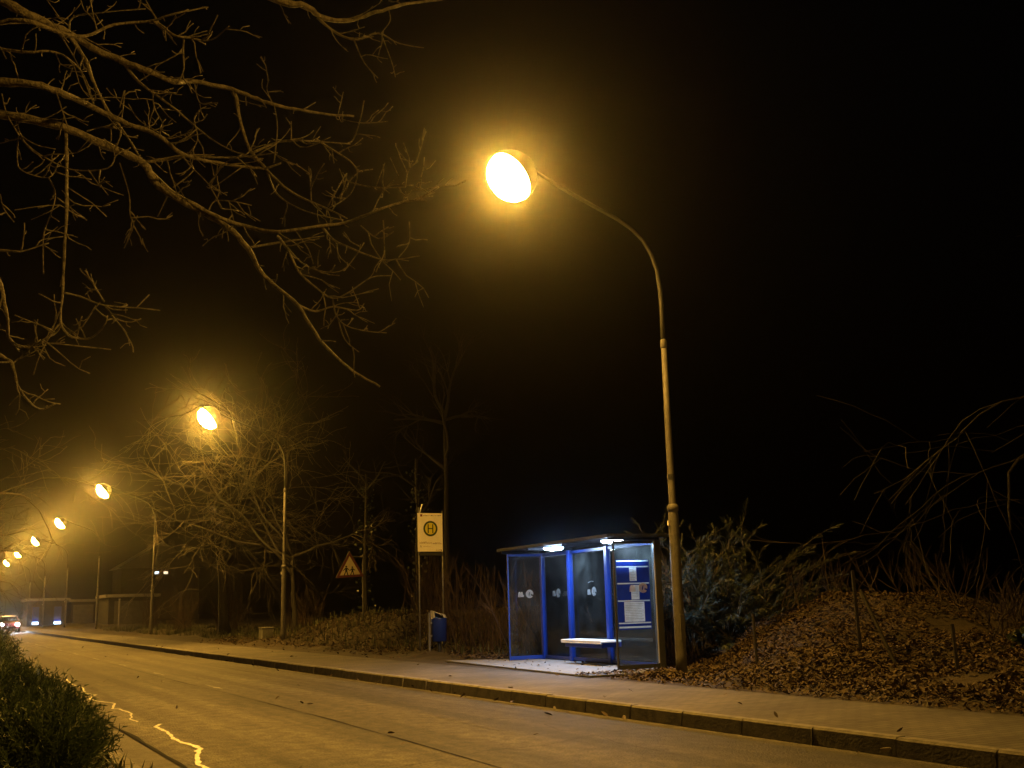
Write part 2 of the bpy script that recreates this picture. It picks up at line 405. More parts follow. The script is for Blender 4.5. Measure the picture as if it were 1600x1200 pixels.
# ------------------------------------------------------------------ street lamps
HOOD_TILT = 50
def make_lamp():
    r = empty('street_lamp', (0, 0, 0))
    p = MB()
    p.lathe([(.09, -.05), (.09, .3), (.086, 2.55), (.08, 2.6), (.06, 2.68), (.055, 4.0), (.047, 5.46)], 14)
    p.build('pole', M['galvd'], r, smooth=True)
    q = MB(); q.lathe([(.065, 2.6), (.096, 2.62), (.096, 2.7), (.065, 2.73)], 14); q.build('collar', M['galvd'], r, smooth=True)
    q = MB(); q.lathe([(.045, 5.36), (.058, 5.38), (.058, 5.5), (.045, 5.52)], 14); q.build('collar', M['galvd'], r, smooth=True)
    d = MB(); d.box(-.045, .045, -.097, -.078, .55, .95); d.build('access_door', M['galvd'], r, bevel=.004)
    t = MB(); t.box(-.112, -.084, -.02, .02, 2.38, 2.46); t.build('cable_clip', M['edge'], r); t = MB(); t.tube([(0, 0, 3.14), (0, 0, 3.22)], .066, 12); t.build('band', M['dark'], r)
    a = MB()
    pts = [(0, 0, 5.4), (0, 0, 6.2), (-.01, 0, 6.45), (-.05, 0, 6.78), (-.15, 0, 7.05), (-.31, 0, 7.29), (-.52, 0, 7.46), (-.8, 0, 7.6), (-1.2, 0, 7.74), (-1.8, 0, 7.96), (-2.2, 0, 8.12), (-2.5, 0, 8.26)]
    pts = [V(p) - V((0, 0, .05)) for p in pts]
    a.tube(pts, [.044, .04, .039, .037, .036, .035, .034, .033, .032, .031, .03, .03], 10); a.build('arm', M['head'], r, smooth=True)
    # the luminaire: a dark scoop shaped hood shielding the house side, pale inside, round glowing glass in its mouth
    cen = V((-2.86, 0, 7.98)); tl = Matrix.Rotation(math.radians(HOOD_TILT), 3, 'Y')
    def scoop(r0, dz=0):
        pr = [(r0*math.sin(a), r0*math.cos(a)) for a in [math.radians(x) for x in (4, 18, 34, 50, 66, 80, 90)]]
        return pr
    h = MB(); h.lathe(scoop(.44), 24); out_n = len(h.f)
    h.v = [tuple(cen + tl @ V(p)) for p in h.v]; h.f.pop(); h.m.pop()       # leave the mouth open
    hd = h.build('lamp_head', M['head'], r, smooth=True)
    k = MB(); k.lathe(scoop(.425), 24); k.v = [tuple(cen + tl @ V(p)) for p in k.v]; k.f.pop(); k.m.pop(); k.build('reflector', M['reflect'], hd, smooth=True)
    k = MB(); k.ring(.424, .441, (0, 0, 0), (1, 0, 0), (0, 1, 0), .01, 24); k.v = [tuple(cen + tl @ V(p)) for p in k.v]; k.build('rim', M['head'], hd)
    w = MB(); w.lathe([(.415, .03), (.415, -.04), (.39, -.12), (.33, -.2), (.22, -.265), (.08, -.29)], 28)
    w.v = [tuple(cen + tl @ V(p)) for p in w.v]
    w.build('lamp_bowl', M['sodium'], hd, smooth=True)
    return r
lamp = make_lamp()
lamp_at = [(10.72, 14.68, .15), (11.27, 39.3, .2), (11.0, 64.6, .15), (11.05, 88.2, .15), (11.05, 110.0, .15), (11.05, 133.0, .15), (11.15, 155.0, .15)]
names = ['tall grey street lamp standing on the leaves right beside the glass bus shelter',
         'street lamp whose grey pole stands left of the triangular warning sign',
         'street lamp glowing just left of the bare roadside tree crown, third along the road',
         'street lamp fourth along the road, pole just left of the pale short post',
         'street lamp fifth along the road, before the far blue lit openings',
         'street lamp sixth along the road, a small bright dot at far left',
         'most distant street lamp, lowest bright dot at the left edge']
lamps = []
for i, p in enumerate(lamp_at):
    o = lamp if i == 0 else copy_tree(lamp)
    o.location = p; tag(o, names[i], 'street lamp', 'street lamps along the road'); lamps.append(o)
# the lamp behind the viewer that lights the near verge
o = copy_tree(lamp); o.location = (10.68, -9.8, .15); tag(o, 'street lamp behind the viewpoint on the same pavement', 'street lamp', 'street lamps along the road')

# ------------------------------------------------------------------ bus shelter
sh = empty('bus_shelter', (11.25, 15.98, .17), math.radians(-3.57))
tag(sh, 'blue framed glass bus shelter with two cold ceiling lamps and a bench', 'bus shelter')
H = 2.2; PY = [0, 1.76, 3.33, 4.62]
for i, y in enumerate(PY):
    p = MB()
    if i == 0: p.box(-.06, .06, y-.06, y+.06, -.01, H)
    else: p.box(-.055, .055, y-.055, y+.055, -.01, H)
    p.build('post', M['dark'] if i == 0 else M['blue'], sh, bevel=.008)
def logo(o, ux, uy, n, par):
    """white roundel with a slanted notch, beside a short block mark"""
    b = MB(); o = V(o); ux = V(ux); uy = V(uy)
    r = .088; poly = []
    # a disc cut by a slanted slot and a foot bar (two pieces of ring joined)
    N = 40
    def P(a, rr): return (rr*math.cos(a), rr*math.sin(a))
    a0, a1 = math.radians(-18), math.radians(-38)+2*PI-math.radians(0)
    outer = [P(math.radians(-12)+ (2*PI-math.radians(22))*k/N, r) for k in range(N+1)]
    inner = [P(math.radians(-30)+2*PI - (2*PI-math.radians(40))*k/N, r*.36) for k in range(N+1)]
    inner = [(x*.42 + y*.32 - .006, y*1.35) for x, y in inner]
    for k in range(N):
        b.prism([outer[k], outer[k+1], inner[N-k-1], inner[N-k]], o, ux, uy, .003)
    b.prism([(-.002, -.035), (.024, -.035), (.034, .02), (.01, .03)], o, ux, uy, .003)
    m = o - ux*.2 - uy*.012
    b.prism([(-.07, -.05), (.055, -.05), (.07, -.02), (.045, .0), (.04, .055), (.018, .06), (-.006, .035), (-.022, .06), (-.05, .055), (-.062, .03)], m, ux, uy, .003)
    return b.build('logo', M['decal'], par)
G = []
for i in range(3):
    b = MB(); y0 = PY[i]+.075; y1 = PY[i+1]-.075
    b.box(-.005, .005, y0, y1, .1, H-.08); gp = b.build('glass_panel', M['glass'], sh); G.append(gp)
    lg = {1: [(y0+y1)/2-.12], 2: [(y0+y1)/2], 0: [(y0+y1)/2]}[i]
    for yy in lg: logo((-.012, yy-.1, 1.36), (0, -1, 0), (0, 0, 1), None, gp)
    k = MB(); k.tube([(-.012, y0+.5, 1.55), (-.012, y0+.6, 1.56), (-.012, y0+.72, 1.53)], .004, 5)
    if i == 1: k.build('scratch_mark', M['decal'], gp)
for y, nm in ((4.62, 'left'), (0, 'right')):
    b = MB(); fx = -.8 if y > 1 else -.84; b.box(fx, -.07, y-.005, y+.005, .1, H-.06); gp = b.build('glass_panel', M['glass'], sh)
    fr = MB()
    m = M['blue'] if y > 1 else M['dark']
    fr.box(fx-.03, fx-.002, y-.02, y+.02, .0 if y > 1 else .02, H)           # front stile
    fr.box(fx-.002, -.058, y-.02, y+.02, .02, .095); fr.box(fx-.002, -.058, y-.02, y+.02, H-.055, H-.005)
    fo = fr.build('side_frame', m, sh, bevel=.004)
    if y > 1: logo((-.33, y-.012, 1.36), (1, 0, 0), (0, 0, 1), None, gp)
    else:
        SH = ((-.57, -.43, 1.5, 1.73), (-.55, -.39, 1.185, 1.43), (-.7, -.3, .81, 1.145))
        RL = [(-.82, -.185, z-d, z) for z, d in ((1.855, .025), (1.755, .022), (1.47, .022), (1.175, .022), (.8, .022), (.735, .03))]
        HO = list(SH) + RL
        xs_ = sorted({-.83, -.17} | {q[k] for q in HO for k in (0, 1)}); zs_ = sorted({.68, 1.86} | {q[k] for q in HO for k in (2, 3)})
        bd = MB()
        for a in range(len(xs_)-1):
            for c_ in range(len(zs_)-1):
                mx, mz = (xs_[a]+xs_[a+1])/2, (zs_[c_]+zs_[c_+1])/2
                if any(q[0] < mx < q[1] and q[2] < mz < q[3] for q in HO): continue
                bd.add([(xs_[a], y-.022, zs_[c_]), (xs_[a+1], y-.022, zs_[c_]), (xs_[a+1], y-.022, zs_[c_+1]), (xs_[a], y-.022, zs_[c_+1])], [(0, 1, 2, 3)])
        bo = bd.build('notice_board', M['board'], sh)
        for (x0, x1, z0, z1) in RL:
            rl = MB(); rl.add([(x0, y-.024, z0), (x1, y-.024, z0), (x1, y-.024, z1), (x0, y-.024, z1)], [(0, 1, 2, 3)]); rl.build('rail', M['rail'], bo)
        for (x0, x1, z0, z1) in SH:
            pp = MB(); pp.add([(x0, y-.0235, z0), (x1, y-.0235, z0), (x1, y-.0235, z1), (x0, y-.0235, z1)], [(0, 1, 2, 3)]); pa = pp.build('notice_sheet', M['paper'], bo)
            ln = MB(); zz = z1-.03
            while zz > z0+.03:
                ln.box(x0+.015, x1-.015-R.random()*.05, y-.0255, y-.0245, zz-.004, zz); zz -= .028
            ln.build('print', M['galvd'], pa)
        logo((-.32, y-.036, 1.38), (1, 0, 0), (0, 0, 1), None, bo)
        cp = MB(); cp.box(-.075, -.06, y-.05, y-.03, .1, H-.02); cp.build('edge_trim', M['alu'], sh)
b = MB(); b.box(-.03, .03, .06, 1.7, .03, .09); b.box(-.03, .03, 1.82, 3.27, .03, .09); b.box(-.03, .03, 3.39, 4.56, .03, .09); b.build('bottom_rail', M['blued'], sh, bevel=.004)
b = MB(); b.box(-.03, .03, .06, 1.7, H-.07, H-.01); b.box(-.03, .03, 1.82, 3.27, H-.07, H-.01); b.box(-.03, .03, 3.39, 4.56, H-.07, H-.01); b.build('top_rail', M['blued'], sh, bevel=.004)
b = MB()
b.box(-.98, .16, -.1, 4.7, H+.06, H+.09)
for y in (.0, 1.76, 3.33, 4.62): b.box(-.95, .06, y-.03, y+.03, H+.002, H+.06)
ro = b.build('roof', M['roof'], sh, bevel=.01)
b = MB(); b.box(-1.02, -.98, -.1, 2.46, H+.045, H+.105); b.box(-1.02, -.98, 2.47, 4.7, H+.045, H+.105); b.box(.16, .2, -.1, 4.7, H+.045, H+.105); b.box(-.98, .16, -.14, -.1, H+.045, H+.105); b.box(-.98, .16, 4.7, 4.74, H+.045, H+.105)
b.build('roof_fascia', M['roof'], sh, bevel=.005)
for y in (.45, 2.8):
    b = MB(); b.lathe([(.2, 0), (.2, -.03), (.19, -.035)], 24, (-.62, y, H+.058)); b.box(-.65, -.59, y-.28, y+.28, H+.035, H+.055)
    lo = b.build('ceiling_lamp', M['alu'], sh)
    d = MB(); d.lathe([(.19, -.037), (.185, -.055), (.14, -.072), (.08, -.08), (.02, -.082)], 24, (-.62, y, H+.058)); d.build('diffuser', M['led'], lo, smooth=True)
be = MB(); be.box(-.56, -.12, 1.15, 2.75, .43, .47); be.box(-.56, -.53, 1.15, 2.75, .405, .43)
bo = be.build('bench_seat', M['white'], sh, bevel=.01)
b = MB()
for y in (1.3, 1.76, 2.6): b.box(-.5, -.056, y-.03, y+.03, .34, .428)
b.box(-.5, -.44, 1.22, 2.68, .33, .395); b.build('bench_bracket', M['blue'], bo, bevel=.005)

# ------------------------------------------------------------------ bus stop sign
sg = empty('bus_stop_sign', (11.36, 26.2, .15)); tag(sg, 'tall white bus stop sign with yellow H roundel on two thin poles', 'bus stop sign')
for x, z1 in ((-.31, 3.7), (.35, 3.62)):
    b = MB(); b.tube([(x, 0, -.1), (x, 0, z1)], .022, 8); b.build('pole', M['galv'], sg, smooth=True)
b = MB(); b.tube([(-.31, -.03, 3.5), (-.22, -.03, 3.78)], .014, 6); b.build('strap', M['alu'], sg)
b = MB(); b.box(-.36, .34, -.05, -.03, 2.56, 3.55); pn = b.build('sign_panel', M['signw'], sg, bevel=.006)
b = MB(); b.box(-.33, .34, -.045, -.03, 2.46, 2.54); b.build('lower_bar', M['dark'], sg)
F = (-.01, -.054)
b = MB(); b.prism([(.155*math.cos(2*PI*k/32), .155*math.sin(2*PI*k/32)) for k in range(32)], (-.005, -.0525, 3.15), (1, 0, 0), (0, 0, 1), .003); b.build('yellow_disc', M['signy'], pn)
b = MB(); b.ring(.15, .2, (-.005, -.0535, 3.15), (1, 0, 0), (0, 0, 1), .004)
for x in (-.065, .065): b.box(-.005+x-.015, -.005+x+.015, -.0605, -.0562, 3.035, 3.265)
b.box(-.055, .045, -.0605, -.0562, 3.137, 3.163); b.build('letter_h', M['signg'], pn)
def scribble(x0, x1, z, h, m, nm, seedv):
    """lettering too small to read in the photo: a row of letter-like strokes"""
    rr = random.Random(seedv); b = MB(); x = x0
    while x < x1:
        w = rr.uniform(.012, .024); hh = h*(1 if rr.random() < .3 else .68)
        b.box(x, x+.006, -.0545, -.0505, z, z+hh); 
        if rr.random() < .7: b.box(x+.007, x+w, -.0545, -.0505, z+hh-.007 if rr.random() < .5 else z, z+hh if rr.random() < .5 else z+.007)
        x += w+.008
    return b.build(nm, m, pn)
scribble(-.31, .03, 2.765, .05, M['brown'], 'lettering', 1); scribble(.075, .3, 2.75, .05, M['brown'], 'lettering', 2)
scribble(-.2, .28, 3.475, .03, M['signg'], 'lettering', 3); scribble(-.29, -.26, 2.67, .05, M['black'], 'lettering', 4); scribble(.15, .3, 2.58, .045, M['brown'], 'lettering', 5)
scribble(-.2, .0, 2.685, .02, M['brown'], 'lettering', 6)
b = MB(); b.prism([(-.03, -.03), (.03, -.03), (.03, .03), (-.03, .03)], (-.26, -.0525, 3.49), (1, 0, 0), (0, 0, 1), .003); b.build('emblem', M['red'], pn)

# ------------------------------------------------------------------ waste bin
bn = empty('waste_bin', (11.45, 25.9, .15)); tag(bn, 'blue litter bin with a pale open hood below the bus stop sign', 'litter bin')
b = MB(); b.lathe([(.17, .3), (.19, .31), (.2, .85), (.205, .88), (.19, .88)], 20); b.build('bin_body', M['binb'], bn, smooth=True)
b = MB(); b.box(-.29, -.245, -.03, .03, -.05, 1.02); b.box(-.245, -.18, -.015, .015, .42, .46); b.box(-.245, -.18, -.015, .015, .74, .78); b.build('bin_post', M['galv'], bn)
b = MB()
arc = [(-.26+.0*k, 0) for k in range(1)]
ho = [(.2*math.cos(a), .2*math.sin(a)) for a in [2*PI*k/20 for k in range(20)]]
vs = []; 
for x, y in ho: vs.append((x, y, .885))
for x, y in ho: vs.append((x*.92-.03, y*.92, .97 + max(0, -x)*.5))
fs = []
for k in range(20):
    j = (k+1) % 20; mx = ho[k][0]; my = ho[k][1]
    if my < -.07 and -.17 < mx < .06: continue
    fs.append((k, j, 20+j, 20+k))
fs.append(tuple(range(20, 40))); b.add(vs, fs); hd = b.build('bin_hood', M['hood'], bn)
sm = hd.modifiers.new('Solid', 'SOLIDIFY'); sm.thickness = .012
b = MB(); b.tube([(0, 0, -.05), (0, 0, .32)], .05, 10); b.build('bin_foot', M['dark'], bn)

# ------------------------------------------------------------------ warning sign
ts = empty('warning_sign', (13.76, 37.8, .5)); tag(ts, 'red bordered triangular sign with two walking children on a grey post', 'road sign')
b = MB(); b.tube([(0, 0, -.6), (0, 0, 2.72)], .038, 10); b.tube([(0, 0, 2.62), (-.55, -.02, 2.66)], .02, 6); b.tube([(0, 0, 1.95), (-.3, -.02, 1.95)], .02, 6); b.tube([(-.55, -.02, 2.66), (-.2, -.02, 2.02)], .015, 6); b.build('post', M['galvd'], ts)
T = [(-1.06, 1.88), (.02, 1.93), (-.55, 2.84)]; c = V((sum(p[0] for p in T)/3, sum(p[1] for p in T)/3))
def tri(k): return [tuple(c + (V(p)-c)*k) for p in T]
b = MB(); b.prism(tri(1), (0, -.04, 0), (1, 0, 0), (0, 0, 1), .02); pl = b.build('sign_plate', M['galvd'], ts)
b = MB(); o_, i_ = tri(.97), tri(.72)
for k in range(3):
    j = (k+1) % 3; b.prism([o_[k], o_[j], i_[j], i_[k]], (0, -.062, 0), (1, 0, 0), (0, 0, 1), .003)
b.build('red_border', M['red'], pl)
b = MB(); b.prism(tri(.715), (0, -.0615, 0), (1, 0, 0), (0, 0, 1), .003); b.build('white_field', M['triw'], pl)
b = MB()
for x, s in ((-.67, 1.0), (-.44, .92)):
    def q(p): return [(x + a*s, 2.0 + z*s) for a, z in p]
    b.prism(q([(.035*math.cos(2*PI*k/12), .285+.035*math.sin(2*PI*k/12)) for k in range(12)]), (0, -.066, 0), (1, 0, 0), (0, 0, 1), .002)
    for poly in ([(-.04, .1), (.045, .1), (.04, .245), (-.03, .245)], [(-.04, .1), (-.005, .1), (-.06, -.03), (-.1, -.03)], [(.005, .1), (.045, .1), (.09, -.03), (.05, -.03)],
                 [(-.03, .24), (-.03, .2), (-.11, .13), (-.12, .155)], [(.04, .24), (.04, .2), (.11, .15), (.12, .175)]):
        b.prism(q(poly), (0, -.066, 0), (1, 0, 0), (0, 0, 1), .002)
b.build('children_symbol', M['black'], pl)

# ------------------------------------------------------------------ small roadside things
cb = empty('utility_cabinet', (11.55, 42.6, .15), .1); tag(cb, 'small grey utility cabinet on the verge left of the second lamp pole', 'utility cabinet')
b = MB(); b.box(-.24, .24, -.15, .15, 0, .5); b.build('cabinet_body', M['box'], cb, bevel=.015)
b = MB(); b.box(-.26, .26, -.17, .17, .5, .54); b.build('cabinet_lid', M['box'], cb, bevel=.01)
b = MB(); b.box(-.2, .2, -.158, -.151, .05, .46); b.build('cabinet_door', M['galvd'], cb)
sp = empty('short_post', (12.9, 90, .1)); tag(sp, 'short pale roadside post right of the fourth lamp pole', 'post')
b = MB(); b.tube([(0, 0, -.2), (0, 0, 2.3)], .06, 8); b.build('shaft', M['fascia'], sp); b = MB(); b.tube([(0, 0, 2.3), (0, 0, 2.4)], .075, 8); b.build('cap', M['galv'], sp)

# wire fence on the bank
fe = empty('wire_fence', (10.95, 11.0, .15)); tag(fe, 'old wire fence with thin dark posts and one slanting strut on the leaf bank', 'fence')
FP = [(10.95, 13.1, .8), (10.95, 11.0, 1.05), (10.95, 9.45, .55)]
for (x, y, h) in FP:
    z = bank_h(x, y); b = MB(); b.tube([(x-10.95, y-11, z-.45), (x-10.97, y-11, z-.15+h)], .024, 7); b.build('post', M['post'], fe)
b = MB(); z = bank_h(10.95, 10.35); b.tube([(.02, -.66, z-.3), (.03, -.06, z-.15+.98)], .025, 6); b.build('strut', M['post'], fe)
b = MB()
for k in range(4):
    zz = .15+.19*k
    for i in range(2):
        (xa, ya, _), (xb, yb, _) = FP[i], FP[i+1]
        P = []
        for j in range(9):
            t = j/8; x = xa+(xb-xa)*t; y = ya+(yb-ya)*t; za = bank_h(xa, ya)*(1-t) + bank_h(xb, yb)*t
            P.append((x-10.95, y-11, za-.15+zz-.06*math.sin(PI*t)))
        b.tube(P, .003, 4)
b.build('wire', M['post'], fe)

# ------------------------------------------------------------------ far buildings
def low_building(name, x0, x1, y0, y1, h, label, openings, face, wallm='walld'):
    e = empty(name, ((x0+x1)/2, (y0+y1)/2, .1)); tag(e, label, 'building'); cx, cy = (x0+x1)/2, (y0+y1)/2
    b = MB(); b.box(x0-cx, x1-cx, y0-cy, y1-cy, -.1, h-.3); b.build('wall', M[wallm], e)
    b = MB(); b.box(x0-cx-.35, x1-cx+.35, y0-cy-.5, y1-cy+.35, h-.3, h); b.build('roof', M['fascia'], e, bevel=.03)
    for (a, bb, z0, z1, kind) in openings:
        d = MB(); d.box(a-.06-cx, bb+.06-cx, y0-cy-.06, y0-cy-.002, z0-.06, z1+.06); fr = d.build('door' if kind != 'plain' else 'garage_door', M['dark'] if kind != 'plain' else M['wall'], e)
        if kind != 'plain':
            p = MB(); p.box(a-cx, bb-cx, y0-cy-.09, y0-cy-.065, z0+.4, z1); p.build('blue_pane', M['blue'], fr)
            p = MB(); p.box(a+.05-cx, bb-.05-cx, y0-cy-.35, y0-cy-.095, z0+.1, z0+.38); p.build('floor_lamp', M['whitel'], fr)
    return e
low_building('kiosk', 10.3, 14.7, 145, 151, 3.3, 'low flat roofed kiosk with two narrow blue lit openings far down the road', [(10.87, 11.6, .15, 2.3, 'lit'), (13.29, 14.1, .15, 2.3, 'litb')], 0)
low_building('garage', 15.2, 18.0, 145, 151, 3.1, 'dull grey flat roofed garage right of the blue lit kiosk', [(15.5, 17.7, .1, 2.4, 'plain')], 0)
low_building('garage', 15.2, 19.6, 113, 120, 3.1, 'flat roofed shed with pale fascia behind the fourth lamp pole', [(15.8, 19.0, .1, 2.4, 'plain')], 0)
hs = empty('house', (26.9, 156, 0)); tag(hs, 'dark house showing two small lit upper windows through the trees', 'house')
b = MB(); b.box(-5, 5, -4, 4, -.1, 7.2); b.build('wall', M['walld'], hs)
b = MB(); b.prism([(-5.5, 7.2), (5.5, 7.2), (0, 10.6)], (0, 4.5, 0), (1, 0, 0), (0, 0, 1), 9); rf = b.build('roof', M['dark'], hs)
b = MB(); b.box(1.5, 2.2, -1, -.3, 9, 11); b.build('chimney', M['walld'], rf)
for x, m in ((-.55, 'winc'), (.6, 'winl')):
    b = MB(); b.box(x-.38, x+.38, -4.05, -4.001, 6.25, 6.85); w = b.build('window', M['dark'], hs)
    b = MB(); b.box(x-.27, x+.27, -4.08, -4.055, 6.38, 6.72); b.build('pane', M[m], w)

# ------------------------------------------------------------------ oncoming car
cr = empty('parked_car', (6.0, 105, 0)); tag(cr, 'dark red car with blazing white headlights at the far end of the road', 'car')
b = MB()
prof = [(-2.1, .35), (-2.12, .62), (-2.0, .82), (-1.1, .95), (-.55, 1.38), (.9, 1.43), (1.7, 1.02), (2.1, .95), (2.15, .4)]
prof = [(y, z) for y, z in prof]
W = [.72, .8, .82, .84, .66, .66, .82, .78, .74]
vs = [(-W[i], p[0], p[1]) for i, p in enumerate(prof)] + [(W[i], p[0], p[1]) for i, p in enumerate(prof)]
n = len(prof); fs = [(i, i+1, n+i+1, n+i) for i in range(n-1)] + [(n-1, 0, n, 2*n-1), tuple(range(n-1, -1, -1)), tuple(range(n, 2*n))]
b.add(vs, fs); b.build('body', M['carb'], cr, bevel=.05)
b = MB(); b.add([(-.72, -1.06, .985), (.72, -1.06, .985), (.58, -.58, 1.37), (-.58, -.58, 1.37)], [(0, 1, 2, 3)]); b.v = [(x, y-.02, z+.02) for x, y, z in b.v]; b.build('windscreen', M['carglass'], cr)
for x in (-.78, .78):
    for y in (-1.35, 1.35):
        b = MB(); b.tube([(x-.1, y, .31), (x+.1, y, .31)], .31, 16); wh = b.build('wheel', M['tyre'], cr)
        b = MB(); b.tube([(x-.11, y, .31), (x+.11, y, .31)], .18, 12); b.build('rim', M['alu'], wh)
for x in (-.6, .6):
    b = MB(); b.lathe([(.02, 0), (.1, .01), (.1, .03)], 12); b.v = [(p[0]*1.4+x, -2.13 - p[2], .7 + p[1]) for p in b.v]; b.build('headlight', M['headl'], cr)
b = MB(); b.box(-.5, .5, -2.16, -2.11, .38, .55); b.build('grille', M['black'], cr)

# ------------------------------------------------------------------ bare trees
def grow(tr, tw, p, d, L, r, lvl, rr, droop=.0, spread=.6, maxl=4, thr=.018, seglen=.35, kids=(3, 6), minr=.003):
    n = max(2, int(L/seglen)); pts = [p.copy()]; rad = [r]; dd = d.copy()
    for i in range(n):
        j = .16 if lvl else .07
        dd = dd + V((rr.gauss(0, j), rr.gauss(0, j), rr.gauss(0, j) - droop*(.3 + .7*i/n)*min(1, lvl)*.22 + (.05 if lvl == 0 else 0)))
        dd.normalize(); p = p + dd*(L/n); pts.append(p.copy()); rad.append(max(minr, r*(1-.72*(i+1)/n)))
    (tr if r > thr else tw).tube(pts, rad, 7 if r > .05 else (5 if r > .015 else 3), cap=r > .02)
    if lvl >= maxl: return
    for k in range(rr.randint(*kids)):
        t = rr.uniform(.3 if lvl else .42, 1); i = min(n-1, int(t*n)); q = pts[i].lerp(pts[i+1], t*n-i)
        ax = V((rr.gauss(0, 1), rr.gauss(0, 1), rr.gauss(0, 1)*.7)); ax = ax - dd*ax.dot(dd)
        if ax.length < .01: continue
        ax.normalize(); ang = spread*rr.uniform(.7, 1.4); nd = (pts[i+1]-pts[i]).normalized()*math.cos(ang) + ax*math.sin(ang)
        grow(tr, tw, q, nd, L*rr.uniform(.42, .72), max(minr, rad[i]*rr.uniform(.5, .7)), lvl+1, rr, droop, spread, maxl, thr, seglen*.8, kids, minr)
def bare_tree(name, loc, label, cat, h=4, r=.16, limbs=(), seedv=1, droop=.3, spread=.65, maxl=4, m='bark2', lean=(0, 0), group=None, kids=(3, 6), auto=5, llen=3.2, seglen=.35, minr=.004, crownm=None):
    rr = random.Random(seedv); e = empty(name, loc); tag(e, label, cat, group)
    tr = MB(); tw = MB(); pts = [V((lean[0]*(t/6)*h + rr.gauss(0, .03), lean[1]*(t/6)*h + rr.gauss(0, .03), -.2 + (h+.2)*t/6)) for t in range(7)]
    rad = [r*1.35] + [r*(1-.1*t) for t in range(1, 7)]
    tr.tube(pts, rad, 10)
    top = pts[-1]
    ll = list(limbs)
    for k in range(auto):
        a = 2*PI*k/auto + rr.uniform(-.4, .4); ll.append((rr.uniform(.6, 1), (math.cos(a), math.sin(a), rr.uniform(.25, 1.0)), llen*rr.uniform(.75, 1.2)))
    for t, d, L in ll:
        i = min(5, int(t*6)); q = pts[i].lerp(pts[i+1], t*6-i)
        grow(tr, tw, q, V(d).normalized(), L, r*.5, 1, rr, droop, spread, maxl, .02, seglen, kids, minr)
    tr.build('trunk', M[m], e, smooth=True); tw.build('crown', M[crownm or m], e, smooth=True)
    return e
trs = 'bare trees along the road'
bare_tree('bare_tree', (12.9, 55, .2), 'leaning dark bare tree whose twigs glitter under the second lamp', 'tree', h=6.3, r=.26, lean=(-.16, -.25), seedv=4, droop=.1, maxl=4, m='bark_shade', crownm='bark', group=trs,
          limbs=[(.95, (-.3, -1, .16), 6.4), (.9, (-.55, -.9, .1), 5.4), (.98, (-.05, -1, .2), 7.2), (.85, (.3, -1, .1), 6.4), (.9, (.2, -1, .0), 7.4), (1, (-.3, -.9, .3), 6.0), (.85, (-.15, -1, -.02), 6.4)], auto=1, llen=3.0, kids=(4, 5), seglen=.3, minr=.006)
bare_tree('bare_tree', (13.0, 43.6, .3), 'forked bare tree close behind the second lamp pole', 'tree', h=3.2, r=.13, lean=(-.05, 0), seedv=12, droop=.08, maxl=4, m='bark_shade', group=trs,
          limbs=[(.75, (-1, -.15, .95), 6.2), (.95, (-1, .1, .75), 6.4), (.85, (-1, -.25, .6), 5.8), (1, (-.8, 0, 1.1), 5.6), (1, (-.1, 0, 1), 2.6), (1, (-.45, -.3, 1), 4.4), (.98, (1, -.15, .5), 3.2)], auto=0, llen=2.6, kids=(3, 5), minr=.006, crownm='bark2')
bare_tree('bare_tree', (-.9, 23.5, .1), 'brown bare tree reaching in at the left edge below the long branches', 'tree', h=2.6, r=.12, seedv=15, droop=.2, maxl=4, m='bark2', group=trs,
          limbs=[(.9, (.9, .5, .9), 2.6), (1, (.5, .3, 1), 3.2), (.9, (.9, .3, .7), 2.4)], auto=3, llen=2.5, kids=(3, 5), seglen=.25)
bare_tree('bare_tree', (.3, 33, .1), 'bare verge tree behind the brown one at the left edge', 'tree', h=2.6, r=.12, seedv=19, droop=.2, maxl=4, m='bark2', group=trs,
          limbs=[(.9, (.9, .1, .9), 2.4), (1, (.4, .3, 1), 3.0)], auto=4, llen=2.6, kids=(3, 5), seglen=.25)
bare_tree('bare_tree', (20.6, 13.2, .6), 'bare tree with drooping twigs hanging in the dark above the leaf bank', 'tree', h=5.5, r=.12, seedv=23, droop=.3, maxl=4, m='bark_shade', group=trs,
          limbs=[(1, (-1, .0, .22), 7.6)], auto=1, llen=2.4, kids=(3, 5))
bare_tree('bare_tree', (15.6, 9.6, .7), 'dim bare tree fanning in at the right edge of the leaf bank', 'tree', h=3.2, r=.06, seedv=29, droop=.45, maxl=3, m='bark_shade', group=trs,
          limbs=[(1, (-1, 0, .75), 3.8), (1, (-1, .2, .45), 3.6), (.9, (-.8, -.1, 1.0), 3.8)], auto=2, llen=2, kids=(4, 6), minr=.003)
bare_tree('bare_tree', (16.5, 36.5, .6), 'tall slim bare tree standing behind the bus stop sign', 'tree', h=7.5, r=.13, seedv=31, droop=.1, maxl=3, m='bark_shade', group=trs,
          limbs=[(1, (-.1, 0, 1), 2.8), (1, (.4, 0, 1), 2.6)], auto=4, llen=2.3, spread=.45)
def ivy_tree(loc, label, seedv, h=6, dens=240):
    e = bare_tree('ivy_tree', loc, label, 'tree', h=h, r=.1, seedv=seedv, droop=.1, maxl=3, m='bark_shade', auto=4, llen=1.6)
    rr = random.Random(seedv); b = MB()
    for _ in range(dens):
        z = rr.uniform(.1, h*.95); a = rr.random()*2*PI; q = .13+abs(rr.gauss(0, .14)); c = V((q*math.cos(a), q*math.sin(a), z))
        u = V((rr.gauss(0, 1), rr.gauss(0, 1), rr.gauss(0, 1))).normalized()*.05; w = V((rr.gauss(0, 1), rr.gauss(0, 1), rr.gauss(0, 1))).cross(u).normalized()*.05
        b.add([c-u, c+w, c+u, c-w], [(0, 1, 2, 3)])
    b.build('ivy', M['ivy'], e)
